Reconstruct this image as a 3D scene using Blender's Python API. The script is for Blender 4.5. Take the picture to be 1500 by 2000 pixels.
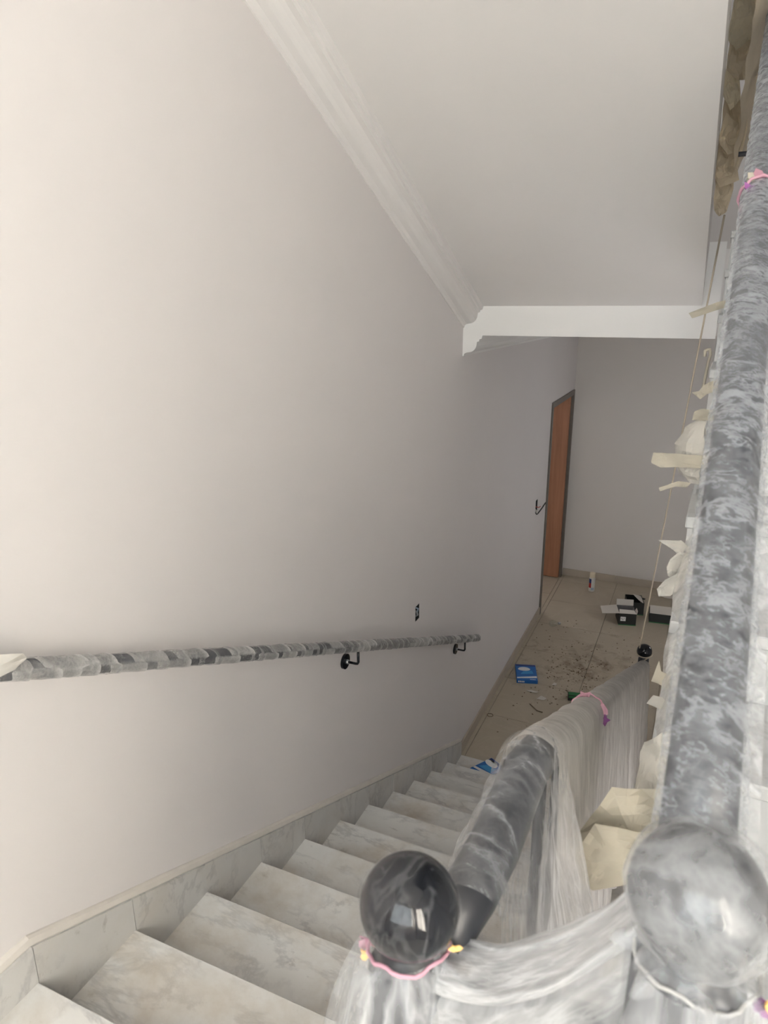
import bpy, math, random
from mathutils import Vector, Matrix, noise
random.seed(7)
for o in list(bpy.data.objects): bpy.data.objects.remove(o)
SC = bpy.context.scene
COL = SC.collection
PI = math.pi

# ------------------------------------------------------------------ camera
PITCH, YAW, ROLL = 0.2902, 0.4273, -0.0046
FPX = 1367.95                                   # focal length for a 1500 px wide frame
CAM = Vector((1.30, 0.0, 1.544))
F = Vector((-math.sin(YAW)*math.cos(PITCH), math.cos(YAW)*math.cos(PITCH), -math.sin(PITCH)))
R0 = Vector((math.cos(YAW), math.sin(YAW), 0))
U0 = R0.cross(F)
Rv = math.cos(ROLL)*R0 + math.sin(ROLL)*U0
Uv = -math.sin(ROLL)*R0 + math.cos(ROLL)*U0
cd = bpy.data.cameras.new('camera')
cd.sensor_fit = 'HORIZONTAL'; cd.sensor_width = 36; cd.lens = FPX/1500*36
cd.clip_start = 0.02; cd.clip_end = 100
cd.dof.use_dof = True; cd.dof.focus_distance = 3.2; cd.dof.aperture_fstop = 12
cam = bpy.data.objects.new('camera', cd); COL.objects.link(cam)
cam.matrix_world = Matrix(((Rv.x, Uv.x, -F.x, CAM.x), (Rv.y, Uv.y, -F.y, CAM.y), (Rv.z, Uv.z, -F.z, CAM.z), (0, 0, 0, 1)))
SC.camera = cam

# ------------------------------------------------------------------ world, daylight, exposure
W = bpy.data.worlds.new('world'); SC.world = W; W.use_nodes = True
bg = W.node_tree.nodes['Background']
bg.inputs[0].default_value = (0.94, 0.965, 1.0, 1); bg.inputs[1].default_value = 6.2
def portal(name, loc, rot, sx, sy):
    l = bpy.data.lights.new(name, 'AREA'); l.shape = 'RECTANGLE'; l.size = sx; l.size_y = sy
    l.cycles.is_portal = True
    o = bpy.data.objects.new(name, l); COL.objects.link(o); o.location = loc; o.rotation_euler = rot
    return o
WIN = (0.35, 2.25, 1.15, 2.95)                  # stair window in the wall behind: x0 x1 z0 z1
YBK = -1.45                                     # inner face of that wall
portal('stair_window_portal', ((WIN[0]+WIN[1])/2, YBK-0.22, (WIN[2]+WIN[3])/2), (PI/2, 0, 0), WIN[1]-WIN[0], WIN[3]-WIN[2])
sun_d = bpy.data.lights.new('sun', 'SUN'); sun_d.energy = 115; sun_d.angle = .01; sun_d.color = (1, .92, .82)
sun = bpy.data.objects.new('sun', sun_d); COL.objects.link(sun)          # sun through the stair window onto the right-hand wall of the landing
sun.rotation_euler = Vector((.82, .40, -.24)).to_track_quat('-Z', 'Y').to_euler()
portal('hall_added_opening_portal', (2.85, 6.1, 3.4), (0, PI/2, 0), .9, .9)  # guides sky through an added, unseen opening that brightens the upper hall
portal('lower_hall_added_opening_portal', (2.85, 6.1, .1), (0, PI/2, 0), .7, .6)  # same for an added, unseen opening that boosts light in the lower hall
portal('room_window_portal', (-1.5, 8.4, 0.0), (-PI/2, 0, 0), 1.2, 1.5)
vs = SC.view_settings
vs.view_transform = 'Standard'; vs.look = 'None'; vs.gamma = 1; vs.use_curve_mapping = False
vs.exposure = 0.40

# ------------------------------------------------------------------ materials
def new_mat(name):
    m = bpy.data.materials.new(name); m.use_nodes = True
    nt = m.node_tree; nt.nodes.clear()
    out = nt.nodes.new('ShaderNodeOutputMaterial')
    return m, nt, out
def nd(nt, t, **kw):
    n = nt.nodes.new(t)
    for k, v in kw.items():
        if k.startswith('_'): setattr(n, k[1:], v)
        else: n.inputs[k.replace('__', ' ')].default_value = v
    return n
def coords(nt, rand=False, scale=(1, 1, 1)):
    tc = nd(nt, 'ShaderNodeTexCoord')
    mp = nd(nt, 'ShaderNodeMapping'); mp.inputs['Scale'].default_value = scale
    nt.links.new(tc.outputs['Object'], mp.inputs['Vector'])
    if rand:
        oi = nd(nt, 'ShaderNodeObjectInfo'); ml = nd(nt, 'ShaderNodeMath', _operation='MULTIPLY'); ml.inputs[1].default_value = 37.0
        cb = nd(nt, 'ShaderNodeCombineXYZ')
        nt.links.new(oi.outputs['Random'], ml.inputs[0])
        for i in range(3): nt.links.new(ml.outputs[0], cb.inputs[i])
        nt.links.new(cb.outputs[0], mp.inputs['Location'])
    return mp.outputs[0]
def ramp(nt, fac, stops):
    r = nd(nt, 'ShaderNodeValToRGB'); e = r.color_ramp.elements
    while len(e) < len(stops): e.new(0.5)
    for i, (p, c) in enumerate(stops):
        e[i].position = p; e[i].color = c if len(c) == 4 else (*c, 1)
    nt.links.new(fac, r.inputs[0]); return r.outputs[0]
def mixc(nt, fac, a, b, mode='MIX'):
    m = nd(nt, 'ShaderNodeMix', _data_type='RGBA', _blend_type=mode)
    for s, v in ((0, fac), (6, a), (7, b)):
        if hasattr(v, 'links'): nt.links.new(v, m.inputs[s])
        else: m.inputs[s].default_value = v if s == 0 else (*v, 1)
    return m.outputs[2]
def noise_tex(nt, vec, scale, detail=4, rough=.55, dist=0.0):
    n = nd(nt, 'ShaderNodeTexNoise', Scale=scale, Detail=detail, Roughness=rough, Distortion=dist)
    nt.links.new(vec, n.inputs['Vector']); return n.outputs[0]
def bump(nt, h, strength, dist, bsdf):
    b = nd(nt, 'ShaderNodeBump', Strength=strength, Distance=dist)
    nt.links.new(h, b.inputs['Height']); nt.links.new(b.outputs[0], bsdf.inputs['Normal'])
def principled(nt, out, color, rough=.5, metal=0, spec=.5):
    b = nd(nt, 'ShaderNodeBsdfPrincipled', Roughness=rough, Metallic=metal)
    b.inputs['Specular IOR Level'].default_value = spec
    if hasattr(color, 'links'): nt.links.new(color, b.inputs['Base Color'])
    else: b.inputs['Base Color'].default_value = (*color, 1)
    nt.links.new(b.outputs[0], out.inputs[0]); return b
def plain(name, color, rough=.5, metal=0, spec=.5, var=.06, scale=8):
    m, nt, out = new_mat(name); v = coords(nt)
    n = noise_tex(nt, v, scale)
    c = mixc(nt, n, tuple(x*(1-var) for x in color), tuple(min(1, x*(1+var)) for x in color))
    b = principled(nt, out, c, rough, metal, spec); return m
def paint(name, color, dirt=(.55, .5, .44)):
    m, nt, out = new_mat(name); v = coords(nt)
    n1 = noise_tex(nt, v, 1.1, 3); n2 = noise_tex(nt, v, 5, 6)
    c = mixc(nt, n1, tuple(x*.97 for x in color), tuple(min(1, x*1.03) for x in color))
    f = ramp(nt, n2, [(.55, (0, 0, 0)), (.9, (.22, .22, .22))])
    c = mixc(nt, f, c, tuple(a*b for a, b in zip(color, (.93, .92, .9))))
    b = principled(nt, out, c, .75, spec=.25)
    bump(nt, noise_tex(nt, v, 60, 3), .08, .004, b); return m
def marble(name, base=(.70, .69, .665), dirty=.55, vein=.5):
    m, nt, out = new_mat(name); v = coords(nt, rand=True)
    cloud = noise_tex(nt, v, 3.5, 6, .6)
    c = mixc(nt, ramp(nt, cloud, [(.3, (0, 0, 0)), (.7, (1, 1, 1))]), tuple(x*.88 for x in base), base)
    mp = nd(nt, 'ShaderNodeMapping'); mp.inputs['Rotation'].default_value = (.3, .2, .62); mp.inputs['Scale'].default_value = (1.3, 2.6, 2.0)
    nt.links.new(v, mp.inputs['Vector'])
    n = noise_tex(nt, mp.outputs[0], 2.4, 6, .62, .35)       # grey veins running aslant, broken up
    k = noise_tex(nt, v, 5.0, 3)
    f = nd(nt, 'ShaderNodeMath', _operation='MULTIPLY')
    nt.links.new(ramp(nt, n, [(.455, (0, 0, 0)), (.5, (vein,)*3), (.545, (0, 0, 0))]), f.inputs[0]); nt.links.new(ramp(nt, k, [(.40, (.1,)*3), (.60, (1,)*3)]), f.inputs[1])
    c = mixc(nt, f.outputs[0], c, (.33, .33, .335))
    n2 = noise_tex(nt, mp.outputs[0], 9, 5, .7, .3)
    c = mixc(nt, ramp(nt, n2, [(.62, (0, 0, 0)), (.74, (.55, .55, .55))]), c, (.30, .28, .26))
    n3 = noise_tex(nt, v, 3.6, 7, .65, .2)                   # brown building dust
    c = mixc(nt, ramp(nt, n3, [(.45, (0, 0, 0)), (.78, (dirty,)*3)]), c, (.44, .37, .28))
    b = principled(nt, out, c, .38, spec=.4); return m
def tile_mat():
    m, nt, out = new_mat('dusty_beige_tile'); tc = nd(nt, 'ShaderNodeNewGeometry'); v = tc.outputs['Position']
    n1 = noise_tex(nt, v, 3, 5, .6, .5)
    c = mixc(nt, n1, (.40, .345, .265), (.50, .44, .345))
    vein = noise_tex(nt, v, 1.6, 6, .6, 1.5)
    c = mixc(nt, ramp(nt, vein, [(.47, (0, 0, 0)), (.5, (.35, .35, .35)), (.53, (0, 0, 0))]), c, (.52, .46, .37))
    # mud and dust, heaped around the middle of the hall
    d = nd(nt, 'ShaderNodeVectorMath', _operation='DISTANCE'); d.inputs[1].default_value = (.62, 5.75, -1.55)
    nt.links.new(v, d.inputs[0])
    mr = nd(nt, 'ShaderNodeMapRange'); mr.inputs['From Min'].default_value = .05; mr.inputs['From Max'].default_value = 1.2; mr.inputs['To Min'].default_value = .16; mr.inputs['To Max'].default_value = -.10
    nt.links.new(d.outputs['Value'], mr.inputs['Value'])
    n2 = noise_tex(nt, v, 7, 9, .72, .4)
    ad = nd(nt, 'ShaderNodeMath', _operation='ADD'); nt.links.new(n2, ad.inputs[0]); nt.links.new(mr.outputs[0], ad.inputs[1])
    c = mixc(nt, ramp(nt, ad.outputs[0], [(.58, (0, 0, 0)), (.76, (.7, .7, .7))]), c, (.21, .155, .10))
    b = principled(nt, out, c, .5, spec=.35); return m
def wood_mat():
    m, nt, out = new_mat('reddish_door_wood'); v = coords(nt, scale=(14, 14, .9))
    n = noise_tex(nt, v, 1.6, 5, .6, .4)
    c = mixc(nt, ramp(nt, n, [(.3, (0, 0, 0)), (.7, (1, 1, 1))]), (.32, .145, .08), (.43, .21, .12))
    principled(nt, out, c, .45, spec=.4); return m
def film(name, lo, hi, scale=20, stretch=(1, 1, 1), dist=.5, tint=(.84, .85, .87), soft=.10, dens=False, fc=False, rough=.3, gloss=.025, trans=.35, fine=.5):
    """thin polythene: clear where it lies flat, milky along its creases"""
    m, nt, out = new_mat(name)
    if fc:
        at = nd(nt, 'ShaderNodeAttribute', _attribute_name='fc'); mp = nd(nt, 'ShaderNodeMapping'); mp.inputs['Scale'].default_value = stretch
        nt.links.new(at.outputs['Vector'], mp.inputs['Vector']); v = mp.outputs[0]
    else: v = coords(nt, scale=stretch)
    def mul(a, b, op='MULTIPLY'):
        q = nd(nt, 'ShaderNodeMath', _operation=op, _use_clamp=True)
        for i, x in enumerate((a, b)):
            if hasattr(x, 'links'): nt.links.new(x, q.inputs[i])
            else: q.inputs[i].default_value = x
        return q.outputs[0]
    n = noise_tex(nt, v, scale, 3, .5, dist); n2 = noise_tex(nt, v, scale*2.9, 4, .6, dist*.6); big = noise_tex(nt, v, scale*.35, 2)
    r1 = ramp(nt, n, [(.5-soft, (0, 0, 0)), (.5, (1, 1, 1)), (.5+soft, (0, 0, 0))])
    r2 = ramp(nt, n2, [(.5-soft*.8, (0, 0, 0)), (.5, (1, 1, 1)), (.5+soft*.8, (0, 0, 0))])
    cr = mul(mul(r1, ramp(nt, big, [(.35, (.15,)*3), (.65, (1,)*3)])), mul(r2, fine), 'ADD')
    mr = nd(nt, 'ShaderNodeMapRange'); mr.inputs['To Min'].default_value = lo; mr.inputs['To Max'].default_value = hi
    nt.links.new(cr, mr.inputs['Value'])
    fac = mr.outputs[0]
    if dens:
        at2 = nd(nt, 'ShaderNodeAttribute', _attribute_name='dens'); fac = mul(fac, at2.outputs['Fac'], 'ADD')
    df = nd(nt, 'ShaderNodeBsdfPrincipled', Roughness=rough); df.inputs['Base Color'].default_value = (*tint, 1)
    tl = nd(nt, 'ShaderNodeBsdfTranslucent'); tl.inputs[0].default_value = (*tint, 1)
    ms = nd(nt, 'ShaderNodeMixShader'); ms.inputs[0].default_value = trans
    nt.links.new(df.outputs[0], ms.inputs[1]); nt.links.new(tl.outputs[0], ms.inputs[2])
    tr = nd(nt, 'ShaderNodeBsdfTransparent')
    gl = nd(nt, 'ShaderNodeBsdfGlossy', Roughness=.15)
    clear = nd(nt, 'ShaderNodeMixShader'); clear.inputs[0].default_value = gloss
    nt.links.new(tr.outputs[0], clear.inputs[1]); nt.links.new(gl.outputs[0], clear.inputs[2])
    mm = nd(nt, 'ShaderNodeMixShader'); nt.links.new(fac, mm.inputs[0])
    nt.links.new(clear.outputs[0], mm.inputs[1]); nt.links.new(ms.outputs[0], mm.inputs[2])
    nt.links.new(mm.outputs[0], out.inputs[0])
    b = nd(nt, 'ShaderNodeBump', Strength=.4, Distance=.003); nt.links.new(cr, b.inputs['Height'])
    for q in (df, gl): nt.links.new(b.outputs[0], q.inputs['Normal'])
    return m
def paper(name, color, trans=.25):
    m, nt, out = new_mat(name); v = coords(nt)
    n = noise_tex(nt, v, 30, 5)
    c = mixc(nt, n, tuple(x*.9 for x in color), color)
    b = nd(nt, 'ShaderNodeBsdfPrincipled', Roughness=.8); nt.links.new(c, b.inputs['Base Color']); b.inputs['Specular IOR Level'].default_value = .15
    t = nd(nt, 'ShaderNodeBsdfTranslucent'); nt.links.new(c, t.inputs[0])
    ms = nd(nt, 'ShaderNodeMixShader'); ms.inputs[0].default_value = trans
    nt.links.new(b.outputs[0], ms.inputs[1]); nt.links.new(t.outputs[0], ms.inputs[2]); nt.links.new(ms.outputs[0], out.inputs[0])
    return m
def glass_mat():
    m, nt, out = new_mat('clear_glass')
    tr = nd(nt, 'ShaderNodeBsdfTransparent'); tr.inputs[0].default_value = (.95, .97, .96, 1)
    gl = nd(nt, 'ShaderNodeBsdfGlossy', Roughness=.03)
    ms = nd(nt, 'ShaderNodeMixShader'); ms.inputs[0].default_value = .07
    nt.links.new(tr.outputs[0], ms.inputs[1]); nt.links.new(gl.outputs[0], ms.inputs[2]); nt.links.new(ms.outputs[0], out.inputs[0]); return m

M = dict(
    wall=paint('cream_wall_paint', (.74, .705, .69)),
    soffit=paint('light_boosted_cream_paint', (.81, .78, .755)),  # wall paint made lighter, extra light on the soffit put into its colour
    white=paint('white_beam_paint', (.85, .835, .81)),
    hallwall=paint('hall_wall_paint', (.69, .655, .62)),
    marble=marble('grey_veined_marble', (.76, .75, .725), .75), skirt=marble('skirting_marble', (.61, .60, .58), .35),
    upmarble=marble('clean_marble', (.58, .59, .595), .15),
    tile=tile_mat(), grout=plain('tile_grout', (.30, .26, .20), .9), concrete=plain('concrete', (.42, .40, .37), .9),
    plaster=plain('plaster_lip', (.66, .62, .57), .85, var=.1, scale=14), base=plain('beige_baseboard_tile', (.47, .41, .335), .5),
    wood=wood_mat(), frame=plain('grey_brown_door_frame', (.16, .14, .12), .5), winframe=plain('white_window_frame', (.75, .75, .73), .4),
    glass=glass_mat(),
    black=plain('gloss_black_metal', (.008, .009, .012), .04, 0, .4, var=.2), satin=plain('satin_black_metal', (.03, .032, .038), .38, var=.2), blackmatte=plain('matt_black', (.015, .016, .017), .5),
    filmrail=film('film_on_stair_rail', .05, .42, 44, (1, .6, .6), .6, soft=.12, fine=.5, fc=True, dens=True, tint=(.80, .83, .88)),
    filmspiral=film('film_wound_on_handrail', .01, .26, 40, (1, 1, 1), .5, dens=True, tint=(.80, .79, .77)),
    filmball=film('clear_film_on_ball', .0, .40, 22, (1, 1, .45), .8, soft=.03, fine=.03, gloss=.006),
    filmbag=film('milky_film_bag', .05, .42, 16, (1, 1, 1), .6, soft=.2, fine=.2),
    filmskirt=film('film_skirt', .14, .62, 16, (1, 1, .10), .3, soft=.08, fine=.2),
    filmsheet=film('draped_film_sheet', .42, .82, 12, (1, 1, .6), .5, soft=.16, tint=(.70, .69, .67), fine=.3),
    filmguard=film('slung_film_sheet', .34, .80, 16, (.35, 1, 1), .5, soft=.11, fc=True, tint=(.82, .82, .82), fine=.35),
    filmtent=film('clear_film_tent', .03, .44, 26, (1, .3, 1), .4, soft=.075, fine=.25, fc=True, dens=True),
    filmdust=film('dusty_film_sheet', .70, .94, 40, (1, .06, 1), .3, tint=(.70, .675, .635), gloss=.02, fc=True, soft=.14),
    tape=paper('cream_masking_paper', (.58, .54, .45)), tapewhite=paper('white_masking_paper', (.66, .635, .585)), kraft=paper('tan_masking_paper', (.84, .75, .60), .45), kraftlight=paper('pale_tan_masking_paper', (.88, .81, .66), .45),
    pink=plain('pink_rubber_tie', (.44, .24, .30), .7), purple=plain('purple_knot', (.20, .06, .20), .7), yellow=plain('orange_knot', (.80, .48, .16), .6),
    cord=plain('beige_cord', (.52, .45, .35), .8), card=plain('white_card', (.66, .62, .56), .8), greycard=plain('grey_card', (.22, .21, .21), .8), boxblack=plain('black_carton', (.012, .014, .013), .55), green=plain('green_print', (.02, .16, .05), .5),
    blue=plain('blue_carton', (.012, .13, .44), .45), navy=plain('navy_carton', (.01, .03, .16), .45), blueprint=plain('light_blue_print', (.05, .30, .62), .5), print=plain('white_print', (.75, .75, .75), .5), orange=plain('orange_print', (.65, .25, .05), .5),
    canwhite=plain('white_can_paint', (.72, .70, .66), .35), cream=plain('cream_cap', (.76, .68, .52), .5), red=plain('red_print', (.45, .03, .03), .4), lightblue=plain('pale_blue_print', (.40, .48, .58), .4),
    metal=plain('galvanised_steel', (.45, .46, .47), .35, .8), copper=plain('red_wire', (.45, .08, .05), .5), mud=plain('dry_mud', (.16, .115, .075), .95), whitescrap=plain('white_scrap', (.6, .57, .52), .8),
)

# ------------------------------------------------------------------ builders
ORG = {}
def link(name, me, mat, parent, origin):
    o = bpy.data.objects.new(name, me); COL.objects.link(o)
    if mat is not None and not me.materials: me.materials.append(mat if not isinstance(mat, str) else M[mat])
    po = ORG[parent.name] if parent else Vector((0, 0, 0))
    o.location = origin - po
    if parent: o.parent = parent
    ORG[o.name] = origin.copy()
    return o
def mk(name, vf, mat, parent=None, smooth=False, origin=None, attr=None, fc=None):
    vs_, fs = vf
    vs_ = [Vector(v) for v in vs_]
    if origin is None:
        if parent: origin = ORG[parent.name]
        else:
            lo = [min(v[i] for v in vs_) for i in range(3)]; hi = [max(v[i] for v in vs_) for i in range(3)]
            origin = Vector(((lo[0]+hi[0])/2, (lo[1]+hi[1])/2, lo[2]))
    origin = Vector(origin)
    me = bpy.data.meshes.new(name); me.from_pydata([v-origin for v in vs_], [], fs)
    if smooth: me.polygons.foreach_set('use_smooth', [True]*len(me.polygons))
    if attr is not None:
        a = me.attributes.new('dens', 'FLOAT', 'POINT'); a.data.foreach_set('value', attr)
    if fc is not None:
        a = me.attributes.new('fc', 'FLOAT_VECTOR', 'POINT'); a.data.foreach_set('vector', [c for q in fc for c in q])
    me.update()
    return link(name, me, mat, parent, origin)
def empty(name, loc):
    o = bpy.data.objects.new(name, None); COL.objects.link(o); o.location = loc; o.empty_display_size = .1
    ORG[o.name] = Vector(loc); return o
def tag(o, label, cat, group=None, kind=None):
    if label: o['label'] = label
    if cat: o['category'] = cat
    if group: o['group'] = group
    if kind: o['kind'] = kind
    return o
def struct(o, label=None):
    o['kind'] = 'structure'
    if label: o['label'] = label
    return o
def join(*vfs):
    V, Fc = [], []
    for v, f in vfs:
        n = len(V); V += list(v); Fc += [tuple(i+n for i in q) for q in f]
    return V, Fc
def box(x0, x1, y0, y1, z0, z1):
    return ([(x0, y0, z0), (x1, y0, z0), (x1, y1, z0), (x0, y1, z0), (x0, y0, z1), (x1, y0, z1), (x1, y1, z1), (x0, y1, z1)],
            [(0, 3, 2, 1), (4, 5, 6, 7), (0, 1, 5, 4), (1, 2, 6, 5), (2, 3, 7, 6), (3, 0, 4, 7)])
def bevbox(x0, x1, y0, y1, z0, z1, b=.003):
    V = []
    for sx, sy, sz in [(i, j, k) for i in (0, 1) for j in (0, 1) for k in (0, 1)]:
        X, Y, Z = (x1 if sx else x0), (y1 if sy else y0), (z1 if sz else z0)
        dx, dy, dz = (-b if sx else b), (-b if sy else b), (-b if sz else b)
        V += [(X, Y+dy, Z+dz), (X+dx, Y, Z+dz), (X+dx, Y+dy, Z)]
    def i(sx, sy, sz, k): return (sx*4+sy*2+sz)*3+k
    Fc = []
    for s in (0, 1):
        Fc.append((i(s,0,0,0), i(s,1,0,0), i(s,1,1,0), i(s,0,1,0)) if s else (i(s,0,0,0), i(s,0,1,0), i(s,1,1,0), i(s,1,0,0)))
        Fc.append((i(0,s,0,1), i(0,s,1,1), i(1,s,1,1), i(1,s,0,1)) if s else (i(0,s,0,1), i(1,s,0,1), i(1,s,1,1), i(0,s,1,1)))
        Fc.append((i(0,0,s,2), i(1,0,s,2), i(1,1,s,2), i(0,1,s,2)) if s else (i(0,0,s,2), i(0,1,s,2), i(1,1,s,2), i(1,0,s,2)))
    for a in (0, 1):
        for c in (0, 1):
            Fc.append((i(a,c,0,0), i(a,c,1,0), i(a,c,1,1), i(a,c,0,1)))
            Fc.append((i(a,0,c,0), i(a,1,c,0), i(a,1,c,2), i(a,0,c,2)))
            Fc.append((i(0,a,c,1), i(1,a,c,1), i(1,a,c,2), i(0,a,c,2)))
    for a in (0, 1):
        for c in (0, 1):
            for d in (0, 1): Fc.append((i(a,c,d,0), i(a,c,d,1), i(a,c,d,2)))
    return V, Fc
def prism(poly, axis, a, b):
    """polygon in the two other axes (in order) extruded along axis from a to b"""
    def p3(u, v, w):
        return {0: (w, u, v), 1: (u, w, v), 2: (u, v, w)}[axis]
    n = len(poly)
    V = [p3(u, v, a) for u, v in poly] + [p3(u, v, b) for u, v in poly]
    return V, [tuple(range(n))[::-1], tuple(range(n, 2*n))] + [(i, (i+1) % n, n+(i+1) % n, n+i) for i in range(n)]
def frames(pts):
    pts = [Vector(p) for p in pts]; T = []
    for i in range(len(pts)):
        a = pts[max(0, i-1)]; b = pts[min(len(pts)-1, i+1)]; T.append((b-a).normalized())
    ref = Vector((0, 0, 1)) if abs(T[0].z) < .9 else Vector((1, 0, 0))
    N = []
    n = (ref - T[0]*ref.dot(T[0])).normalized()
    for t in T:
        n = (n - t*n.dot(t)).normalized(); N.append(n.copy())
    return pts, T, N
def tube(pts, r, seg=16, cap=True, dr=None):
    pts, T, N = frames(pts); V, Fc = [], []
    for k, (p, t, n) in enumerate(zip(pts, T, N)):
        b = t.cross(n); rr = r[k] if isinstance(r, (list, tuple)) else r
        for j in range(seg):
            a = 2*PI*j/seg; q = rr + (dr(k, j, p, n*math.cos(a)+b*math.sin(a)) if dr else 0)
            V.append(p + (n*math.cos(a)+b*math.sin(a))*q)
    for k in range(len(pts)-1):
        for j in range(seg):
            j2 = (j+1) % seg; Fc.append((k*seg+j, k*seg+j2, (k+1)*seg+j2, (k+1)*seg+j))
    if cap:
        Fc.append(tuple(range(seg))[::-1]); n0 = (len(pts)-1)*seg; Fc.append(tuple(range(n0, n0+seg)))
    return V, Fc
def lathe(c, prof, seg=32, dr=None, closed=True):
    """profile (r, z) about the vertical through c"""
    V, Fc = [], []
    for k, (r, z) in enumerate(prof):
        for j in range(seg):
            a = 2*PI*j/seg; q = r + (dr(k, a, r, z) if dr else 0)
            V.append((c[0]+q*math.cos(a), c[1]+q*math.sin(a), c[2]+z))
    n = len(prof)
    for k in range(n-1):
        for j in range(seg):
            j2 = (j+1) % seg; Fc.append((k*seg+j, k*seg+j2, (k+1)*seg+j2, (k+1)*seg+j))
    if closed: Fc.append(tuple(range(seg))[::-1]); Fc.append(tuple(range((n-1)*seg, n*seg)))
    return V, Fc
def sphere(c, r, seg=40, rings=24):
    pr = [(max(1e-4, r*math.sin(PI*k/rings)), -r*math.cos(PI*k/rings)) for k in range(rings+1)]
    return lathe(c, pr, seg)
def grid(nu, nv, fn):
    V = [fn(i/(nu-1), j/(nv-1)) for i in range(nu) for j in range(nv)]
    return V, [(i*nv+j, (i+1)*nv+j, (i+1)*nv+j+1, i*nv+j+1) for i in range(nu-1) for j in range(nv-1)]
def lerp(pts, n):
    pts = [Vector(p) for p in pts]; L = [0]
    for a, b in zip(pts, pts[1:]): L.append(L[-1]+(b-a).length)
    out = []
    for k in range(n):
        s = L[-1]*k/(n-1)
        for i in range(len(pts)-1):
            if s <= L[i+1]+1e-9:
                out.append(pts[i].lerp(pts[i+1], (s-L[i])/max(1e-9, L[i+1]-L[i]))); break
    return out
def N3(p, s=1, o=0): return noise.noise(Vector(p)*s + Vector((o, o*1.7, -o)))
def walls(axis, c0, c1, u0, u1, z0, z1, holes):
    """wall slab between c0 and c1 on `axis` (0 = x, 1 = y) with rectangular through holes (u0,u1,z0,z1)"""
    us = sorted({u0, u1, *[h[0] for h in holes], *[h[1] for h in holes]}); zs = sorted({z0, z1, *[h[2] for h in holes], *[h[3] for h in holes]})
    solid = lambda i, k: 0 <= i < len(us)-1 and 0 <= k < len(zs)-1 and not any(h[0]-1e-6 <= us[i] and us[i+1] <= h[1]+1e-6 and h[2]-1e-6 <= zs[k] and zs[k+1] <= h[3]+1e-6 for h in holes)
    idx, V, Fc = {}, [], []
    def P(c, u, z):
        key = (c, u, z)
        if key not in idx: idx[key] = len(V); V.append((c, u, z) if axis == 0 else (u, c, z))
        return idx[key]
    for i in range(len(us)-1):
        for k in range(len(zs)-1):
            if not solid(i, k): continue
            a, b, d, e = us[i], us[i+1], zs[k], zs[k+1]
            for c in (c0, c1): Fc.append((P(c, a, d), P(c, b, d), P(c, b, e), P(c, a, e)))
            for (di, dk), (p, q) in (((-1, 0), ((a, d), (a, e))), ((1, 0), ((b, d), (b, e))), ((0, -1), ((a, d), (b, d))), ((0, 1), ((a, e), (b, e)))):
                if not solid(i+di, k+dk): Fc.append((P(c0, *p), P(c0, *q), P(c1, *q), P(c1, *p)))
    return V, Fc

# ------------------------------------------------------------------ dimensions
Y0, G, RS = 0.8204, 0.30, 0.1399          # first nosing of the flight down, going, rise
NST = 11
ZF = -1.55                                 # lower hall floor
YB = 7.92                                  # far wall
XR = 2.62                                  # right wall of the stairwell
XE = 1.24                                  # free edge of the flight down and of the flight above it
SL = RS/G
YBM, ZBB, ZBT = 3.961, 1.364, 1.524        # beam face, its underside, where the soffit meets it
ZTOP = 4.9
UX, UG, UR = 1.295, 0.30, 0.16             # flight up: free edge, going, rise
UY, UZ = 0.05, 0.06                        # its lowest nosing
UN = 12
sof = lambda y: ZBT + (YBM-y)*SL

# ------------------------------------------------------------------ the setting
DOOR = (6.70, 7.87, ZF-.2, 0.62)
EB1 = (3.262, 3.322, -.135, -.045); EB2 = (6.235, 6.315, -.335, -.21)
struct(mk('wall_left', walls(0, -.16, 0, YBK-.25, YB+.2, ZF-.2, ZTOP, [DOOR, EB1, EB2]), 'wall'))
struct(mk('wall_back', walls(1, YBK-.25, YBK, 0, XR+.2, -.3, ZTOP, [WIN]), 'wall'))
struct(mk('wall_right', walls(0, XR, XR+.16, YBK, YB+.2, ZF-.2, ZTOP, [(5.65, 6.55, 2.95, 3.85), (5.8, 6.4, -.25, .45)]), 'wall'))  # both openings are added out of view to brighten the two halls
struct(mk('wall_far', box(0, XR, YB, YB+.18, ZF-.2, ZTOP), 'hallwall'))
struct(mk('ceiling_top', box(-.16, XR+.16, YBK-.25, YB+.2, ZTOP, ZTOP+.12), 'soffit'))
# lower hall floor with its tiles
fl = struct(mk('floor', box(-.16, XR, Y0, YB, ZF-.12, ZF-.006), 'grout'))
ts, gp = .60, .004
tm = None
for i in range(-1, 5):
    for j in range(7):
        x0, x1 = max(.0, .04+ts*(i)), min(XR, .04+ts*(i+1)); y0, y1 = max(4.10, 4.12+ts*j), min(YB, 4.12+ts*(j+1))
        if x1-x0 < .02 or y1-y0 < .02: continue
        if abs(x1-x0-ts) < 1e-6 and abs(y1-y0-ts) < 1e-6:
            if tm is None:
                t0 = mk('floor_tile', bevbox(x0+gp/2, x1-gp/2, y0+gp/2, y1-gp/2, ZF-.008, ZF, .0015), 'tile', fl, origin=((x0+x1)/2, (y0+y1)/2, ZF)); tm = t0.data
            else: link('floor_tile', tm, 'tile', fl, Vector(((x0+x1)/2, (y0+y1)/2, ZF)))
        else: mk('floor_tile', bevbox(x0+gp/2, x1-gp/2, y0+gp/2, y1-gp/2, ZF-.008, ZF, .0015), 'tile', fl, origin=((x0+x1)/2, (y0+y1)/2, ZF))
for j in range(2): mk('floor_tile', bevbox(-.16, -.002, DOOR[0]+.59*j, DOOR[0]+.585*(j+1), ZF-.008, ZF, .0015), 'tile', fl, origin=(-.08, DOOR[0]+.59*j, ZF))
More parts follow.
